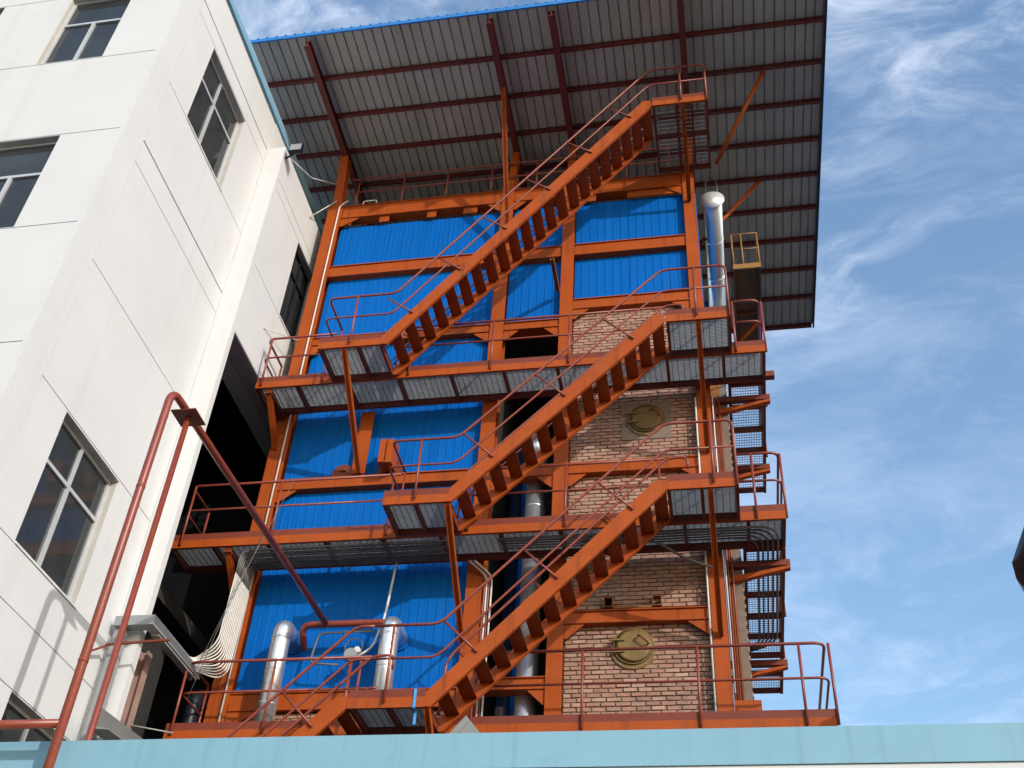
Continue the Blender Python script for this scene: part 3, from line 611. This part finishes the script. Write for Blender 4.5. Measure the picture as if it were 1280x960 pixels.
MB().box(RX1+0.001, RX1+0.035, RY0-0.04, RY1, cz-0.0, cz+0.17).build('edge_trim', 'navy', cp)
# posts and braces of the canopy
MB().beam((-7.66, YF+0.14, 18.925), (-7.60, 15.05, cz-0.19), (0, 1, 0), 0.2, 0.2).build('post', 'orange', cp)
MB().beam((-3.78, YF+0.20, 18.925), (-3.72, YF+0.20, cz-0.19), (0, 1, 0), 0.16, 0.16).build('post', 'orange', cp)
MB().beam((-2.45, YF+0.20, 18.925), (-2.45, YF+0.20, cz-0.19), (0, 1, 0), 0.16, 0.16).build('post', 'orange', cp)
MB().beam((0.02, YF+0.30, 18.925), (0.12, YF+0.30, cz-0.19), (0, 1, 0), 0.16, 0.16).build('post', 'orange', cp)
MB().beam((-3.70, YF-0.05, 17.2), (-3.70, 13.65, cz-0.19), (1, 0, 0), 0.09, 0.09, 0.012, 0.01).build('brace', 'orange', cp)
MB().tube([(0.62, 15.15, 18.9), (1.75, 14.10, cz+0.02)], 0.045, 10).build('brace', 'orange', cp)
MB().tube([(0.20, 16.9, 18.45), (1.64, 17.05, cz+0.02)], 0.045, 10).build('brace', 'orange', cp)
for x in (-7.66, -3.78, 0.05):
    MB().beam((x, 20.3, 18.5), (x, 20.3, cz-0.19), (0, 1, 0), 0.16, 0.16).build('post', 'orange', cp)

# ------------------------------------------------------------------ pipework
ap = thing('red_pipe_arch', 'tall red steel pipe rising past the blue wall and bending back to the tower', 'pipe', (-6.2, 9.285, GZ))
PX, PZ, PYp = -6.19, 8.41, 9.285
MB().tube(rounded([(PX, PYp, GZ), (PX, PYp, PZ), (-6.02, 14.97, PZ-0.02)], 0.20, 8), 0.048, 16).build('main_pipe', 'pipe_red', ap)
MB().tube(rounded([(-6.42, 15.25, 8.10), (-6.42, 14.97, 8.39), (-4.98, 14.97, 8.39), (-4.95, 15.3, 8.2)], 0.16, 6), 0.052, 16).build('header_pipe', 'pipe_red', ap)
MB().tube([(PX, PYp-0.0, 4.25), (-8.2, PYp, 4.25)], 0.044, 14).tube([(-8.2, PYp, 4.30), (-8.2, PYp, GZ)], 0.044, 14).build('branch_pipe', 'pipe_red', ap)
for z in (4.9, 7.0): MB().tube([(PX, PYp, z-0.02), (PX, PYp, z+0.02)], 0.051, 16).build('weld_band', 'pipe_red', ap)
sp = thing('pipe_support', 'slimmer red support pole carrying the pipe on a square plate', 'pole', (-6.16, 9.74, GZ))
MB().tube([(-6.16, 9.74, GZ), (-6.16, 9.74, 8.335)], 0.035, 14).build('pole', 'pipe_red', sp)
MB().box(-6.32, -6.00, 9.58, 9.90, 8.337, 8.352).build('plate', 'oxide', sp)
def duct(label, x, y, ztop, zbot, r, ywall):
    d = thing('insulated_duct', label, 'duct', (x, y, zbot), 'silver ducts on the lowest platform')
    MB().tube(rounded([(x, y, zbot), (x, y, ztop), (x, ywall, ztop-0.05)], 0.17, 8), r, 24).build('jacket', 'alu', d)
    for z in (zbot+0.55, zbot+1.1, ztop-0.24): MB().tube([(x, y, z-0.012), (x, y, z+0.012)], r+0.005, 24).build('band', 'alu', d)
    MB().tube([(x, ywall-0.02, ztop-0.05), (x, ywall, ztop-0.05)], r+0.03, 24).build('wall_flange', 'blue', d)
    return d
duct('left silver insulated duct elbowing into the lowest blue cladding', -6.67, 14.86, 8.33, Z1+DK, 0.142, YF+0.13)
duct('right silver insulated duct elbowing into the lowest blue cladding', -4.93, 14.86, 8.33, Z1+DK, 0.142, YF+0.13)
# gauge loop beside the header
gp = thing('gauge_piping', 'small grey valve with looped tubing below the red header pipe', 'piping', (-5.6, 15.1, 7.6))
MB().tube(rounded([(-5.25, 15.06, 8.30), (-6.15, 15.06, 8.28), (-6.22, 15.06, 7.78), (-5.75, 15.06, 7.74)], 0.1), 0.017, 8).build('tubing', 'conduit_dark', gp)
MB().tube(rounded([(-5.05, 15.06, 9.5), (-5.12, 15.06, 8.5), (-5.25, 15.06, 8.0), (-5.5, 15.06, 7.85)], 0.3), 0.02, 8).build('tubing', 'conduit', gp)
MB().tube([(-5.56, 14.98, 7.88), (-5.56, 15.10, 7.88)], 0.10, 14).build('valve_body', 'grey_metal', gp)
MB().tube([(-5.47, 15.0, 7.96), (-5.47, 15.08, 7.96)], 0.05, 10).build('dial', 'conduit', gp)
MB().tube([(-5.64+0.14*math.cos(a*math.pi/8)+0.08, 15.09, 8.05+0.14*math.sin(a*math.pi/8)) for a in range(17)], 0.01, 6).build('loop', 'conduit_dark', gp)
MB().tube([(-5.53, 15.0, 6.6), (-5.53, 15.0, 7.80)], 0.028, 10).build('stand', 'rail', gp)
# silver and blue risers in the shaft
rd = thing('riser_duct', 'tall silver riser duct standing inside the dark shaft', 'duct', (-2.93, 15.62, GZ))
MB().tube([(-2.93, 15.62, GZ), (-2.93, 15.62, 11.9)], 0.17, 24).build('jacket', 'alu', rd)
for z in (7.6, 8.7, 9.9, 10.8): MB().tube([(-2.93, 15.62, z-0.014), (-2.93, 15.62, z+0.014)], 0.176, 24).build('band', 'alu', rd)
MB().tube([(-2.93, 15.62, 11.901), (-2.93, 15.62, 12.25), (-2.93, 16.6, 12.6)], [0.17, 0.16, 0.14], 24).build('elbow', 'alu', rd)
tag(MB().tube([(-3.20, 16.05, GZ), (-3.20, 16.05, 13.0)], 0.05, 14).build('riser_pipe', 'blue', None, (-3.20, 16.05, GZ)), 'thin blue riser pipe beside the silver duct in the shaft', 'pipe')
tag(MB().tube([(-3.52, 17.0, GZ), (-3.52, 17.0, 13.5)], 0.16, 20).build('riser_column', 'navy', None, (-3.52, 17.0, GZ)), 'thick blue riser column, shade painted into its colour, at the left side of the dark shaft', 'pipe')
tag(MB().tube([(-3.35, 15.9, GZ), (-3.35, 15.9, 7.35)], 0.10, 20).build('riser_pipe', 'alu', None, (-3.35, 15.9, GZ)), 'short silver pipe at the foot of the shaft, behind the lowest rails', 'pipe')
# silver stack right of the tower
st = thing('silver_duct', 'silver capped duct beside the top right corner of the tower', 'duct', (0.50, 16.0, 18.6))
MB().tube([(0.50, 15.90, 18.66), (0.50, 20.3, 18.66)], 0.20, 32).build('jacket', 'alu', st)
MB().tube([(0.50, 15.899, 18.66), (0.50, 15.885, 18.66), (0.50, 15.83, 18.66)], [0.255, 0.255, 0.01], 32).build('cap', 'cap_alu', st)
for y in (17.0, 18.1, 19.2): MB().tube([(0.50, y-0.015, 18.66), (0.50, y+0.015, 18.66)], 0.206, 32).build('band', 'alu', st)
for k in range(2): MB().tube(rounded([(0.40+0.2*k, 16.1, 18.86), (0.36+0.28*k, 16.0, 19.3), (0.50, 16.2, 19.8)], 0.2), 0.016, 6).build('cable', 'conduit_dark', st)
# brown housing and yellow cage behind the stack
hs = thing('side_gangway', 'dark brown plate gangway with yellow rails beside the silver duct', 'gangway', (1.1, 18.5, 17.7))
MB().box(0.84, 1.42, 17.0, 20.6, 17.70, 17.72).build('floor_plate', 'brown', hs)
for x in (0.84, 1.38): MB().box(x, x+0.04, 17.0, 20.6, 17.60, 17.698).build('edge_angle', 'brown', hs)
MB().box(0.84, 1.42, 16.95, 16.998, 17.60, 17.74).build('front_edge', 'yellow', hs)
MB().box(0.86, 1.40, 18.35, 18.40, 17.62, 17.699).build('cross_angle', 'orange', hs)
MB().beam((0.55, 19.2, 17.1), (1.40, 18.5, 17.58), (0, 0, 1), 0.08, 0.08, 0.01, 0.01).build('brace', 'orange', hs)
MB().tube([(0.86, 16.98, 18.70), (1.40, 16.98, 18.70), (1.40, 20.5, 18.70)], 0.02, 8).build('top_rail', 'yellow', hs)
MB().tube([(0.86, 16.98, 18.22), (1.40, 16.98, 18.22), (1.40, 20.5, 18.22)], 0.017, 8).build('mid_rail', 'yellow', hs)
for x, y in ((0.86, 16.98), (1.06, 16.98), (1.40, 16.98), (1.40, 18.3), (1.40, 19.6)): MB().tube([(x, y, 17.70), (x, y, 18.70)], 0.018, 8).build('post', 'yellow', hs)
# dark insulated pipe left of the corner column
tag(MB().tube(rounded([(-7.98, 15.1, 5.0), (-7.98, 15.1, 7.35), (-7.98, 16.0, 7.5)], 0.2), 0.11, 18).build('black_pipe', M['lamp_black'], None, (-7.98, 15.1, 5.0)), 'glossy black pipe left of the orange corner column', 'pipe')

# ------------------------------------------------------------------ conduit bundles
cb = thing('conduit_bundle', 'bundle of pale conduits bending down from the middle platform to the grey trunking', 'conduits', (-7.8, 14.9, 7.4))
for k in range(11):
    y = 14.50+0.056*k; zz_ = Z2-0.035; xv = -7.50
    MB().tube(rounded([(-4.0-0.1*(k % 3), y, zz_), (xv, y, zz_), (xv, y, 9.10)], 0.30, 8), 0.0125, 8).build('conduit', 'conduit_shaded', cb)
    MB().tube(rounded([(xv, y, 9.101), (xv-0.02, y, 7.86-0.035*k), (-7.86, 14.55-0.01*k, 7.64-0.02*k), (-7.92, 14.38, 7.62-0.02*k)], 0.55, 10), 0.0125, 8).build('conduit', 'conduit', cb)
cr_ = thing('conduit_run', 'dark conduits under the right end of the middle platform, turning back along the walkway', 'conduits', (0.5, 15, Z2-0.1))
for k in range(5):
    y = 14.55+0.07*k; x = 0.98-0.075*k
    MB().tube(rounded([(-3.3, y, Z2-0.03), (x, y, Z2-0.03), (x, 18.2, Z2-0.05), (0.3, 18.6-0.08*k, Z2-0.05)], 0.35, 8), 0.016, 8).build('conduit', 'conduit_dark', cr_)
tag(MB().tube(rounded([(-2.0, 14.7, Z2-0.05), (-0.9, 14.7, Z2-0.06), (-0.45, 14.9, Z2-0.30), (0.0, 15.15, Z2-0.35)], 0.25), 0.022, 8).build('sagging_cable', 'conduit_dark', None, (-1, 14.8, Z2-0.3)), 'black cable sagging under the middle platform towards the right column', 'cable')
tk = thing('cable_trunking', 'grey metal cable trunking climbing the white wall and turning to the tower', 'trunking', (-8.2, 13.1, GZ))
MB().box(-8.40, -8.24, 13.09, 13.21, GZ, 7.40).build('riser_trunk', 'grey_metal', tk)
MB().box(-8.40, -7.80, 13.02, 13.20, 7.402, 7.55).build('cross_trunk', 'grey_metal', tk)
MB().box(-7.96, -7.80, 13.201, 14.75, 7.404, 7.548).build('run_trunk', 'grey_metal', tk)
MB().box(-7.94, -7.82, 13.3, 14.7, 7.40-0.03, 7.4035).build('trunk_lid', 'galv', tk)
MB().box(-8.47, -8.42, 13.14, 13.19, GZ, 7.3).build('side_rail', 'galv', tk)
tag(MB().bar((-8.35, 12.92, 7.05), (-7.45, 12.98, 7.12), (0, 1, 0), (0, 0, 1), 0.03, 0.03).bar((-8.35, 12.92, 7.03), (-8.45, 12.6, 6.75), (1, 0, 0), (0, 0, 1), 0.03, 0.03).build('angle_bracket', 'oxide', None, (-8.35, 12.92, 7.0)), 'thin rusty angle bracket under the grey cable trunking', 'bracket')
# objects in and before the dark opening
tag(MB().beam((-8.32, 13.95, GZ), (-8.32, 13.95, 7.45), (1, 0, 0), 0.14, 0.14).build('brown_post', 'post_brown', None, (-8.32, 13.95, GZ)), 'brown steel post standing in the dark opening', 'post')
tag(MB().tube([(-8.4, 13.9, 6.35), (-7.7, 14.2, 6.32)], 0.012, 8).build('tie_rod', 'galv', None, (-8.4, 13.9, 6.35)), 'thin pale rod across the dark opening beside the brown post', 'rod')
mb = MB(); mb.prism([(-8.10, 12.70, 5.80), (-8.00, 12.70, 6.02), (-7.98, 12.70, 6.02), (-8.07, 12.70, 5.78), (-7.80, 12.70, 5.74), (-7.80, 12.70, 5.72), (-8.09, 12.70, 5.74)], (0.12, 1.5, 0.05))
tag(mb.build('grey_gutter', 'grey_sheet', None, (-8.0, 12.7, 5.7)), 'grey sheet metal gutter poking above the blue wall on the left', 'gutter')
mb = MB(); n_ = Vector((0.50, 0, 0.55)).normalized()
P0 = Vector((-3.055, 12.5, 5.71)); dl = Vector((-0.62, 0.0, -0.72)); dr = Vector((0.42, 0.12, -0.48))
mb.prism([P0, P0+dl, P0+dl+dr*1.6, P0+dr*1.6], Vector((0.0, 0.02, 0.004)))
for k in range(4):
    q = P0+dr*(0.04+0.42*k); mb.prism([q+Vector((0,-0.012,0)), q+dl+Vector((0,-0.012,0)), q+dl+dr*0.08+Vector((0,-0.012,0)), q+dr*0.08+Vector((0,-0.012,0))], Vector((0, 0.0125, 0)))
tag(mb.build('roof_sheet_corner', 'grey_sheet', None, tuple(P0)), 'tilted grey ribbed sheet corner sticking up behind the blue wall', 'sheet')
# wires across to the white building
fl = thing('floodlight', 'grey floodlight on the white building wall under the canopy', 'floodlight', (FX+0.1, 13.35, 18.4))
MB().box(FX+0.12, FX+0.40, 13.22, 13.30, 18.30, 18.52).build('housing', 'lamp_black', fl)
MB().box(FX+0.14, FX+0.38, 13.212, 13.219, 18.32, 18.50).build('lens', 'lamp_glass', fl)
MB().tube([(FX, 13.4, 18.3), (FX+0.2, 13.33, 18.35)], 0.02, 8).build('arm', 'lamp_black', fl)
tag(MB().tube([(FX, 13.6, 18.55), (-7.9, 14.3, 18.75), (-7.66, YF, 19.6)], 0.011, 6).build('guy_wire', 'conduit', None, (FX, 13.6, 18.5)), 'pale wire from the floodlight to the orange corner post', 'wire')
tag(MB().tube([(FX, 15.0, 18.3), (-7.66, YF-0.02, 19.05)], 0.012, 6).build('guy_wire', 'conduit', None, (FX, 15.0, 18.3)), 'pale rod between the white building and the tower top, lower of the two', 'wire')
tag(MB().tube([(FX, 14.35, 14.4), (-7.78, YF-0.01, 14.85)], 0.010, 6).build('guy_wire', 'conduit', None, (FX, 14.35, 14.4)), 'thin pale rod from the white building to the tower beside the far window', 'wire')
for k, (xa, za, xb, zb_) in enumerate(((-6.8, 10.75, -7.75, 7.2), (-7.15, 9.5, -7.72, 6.9))):
    tag(MB().tube([(xa, 14.36-0.02*k, za), ((xa+xb)/2-0.05, 14.36, (za+zb_)/2-0.1), (xb, 14.38, zb_)], 0.006, 6).build('hanging_wire', 'conduit_dark', None, (xb, 14.4, zb_)), ('thin wire hanging from the middle platform rail across the blue sheets', 'thin wire hanging beside the pale conduit bundle')[k], 'wire')
# black lamp at the right edge of the picture
LS = 12.0/8.0; lx, ly = 2.62*LS, 12.0
lp = thing('street_lamp', 'black lamp head at the right edge against the sky', 'lamp', (lx, ly, GZ))
def ring(cx_, cy_, z, r, n=8): return [(cx_+r*math.cos(2*math.pi*(k+0.5)/n), cy_+r*math.sin(2*math.pi*(k+0.5)/n), z) for k in range(n)]
MB().tube([(lx, ly, z*LS) for z in (4.38, 4.66, 4.80, 5.12, 5.2)], [LS*q for q in (0.20, 0.36, 0.36, 0.20, 0.05)], 8).build('lamp_head', 'lamp_black', lp)
MB().tube([(lx, ly, GZ), (lx, ly, 4.38*LS)], [0.08, 0.06], 12).build('lamp_pole', 'lamp_black', lp)

for o in bpy.data.objects:
    if '_o' in o: del o['_o']
scene.render.engine = 'CYCLES'
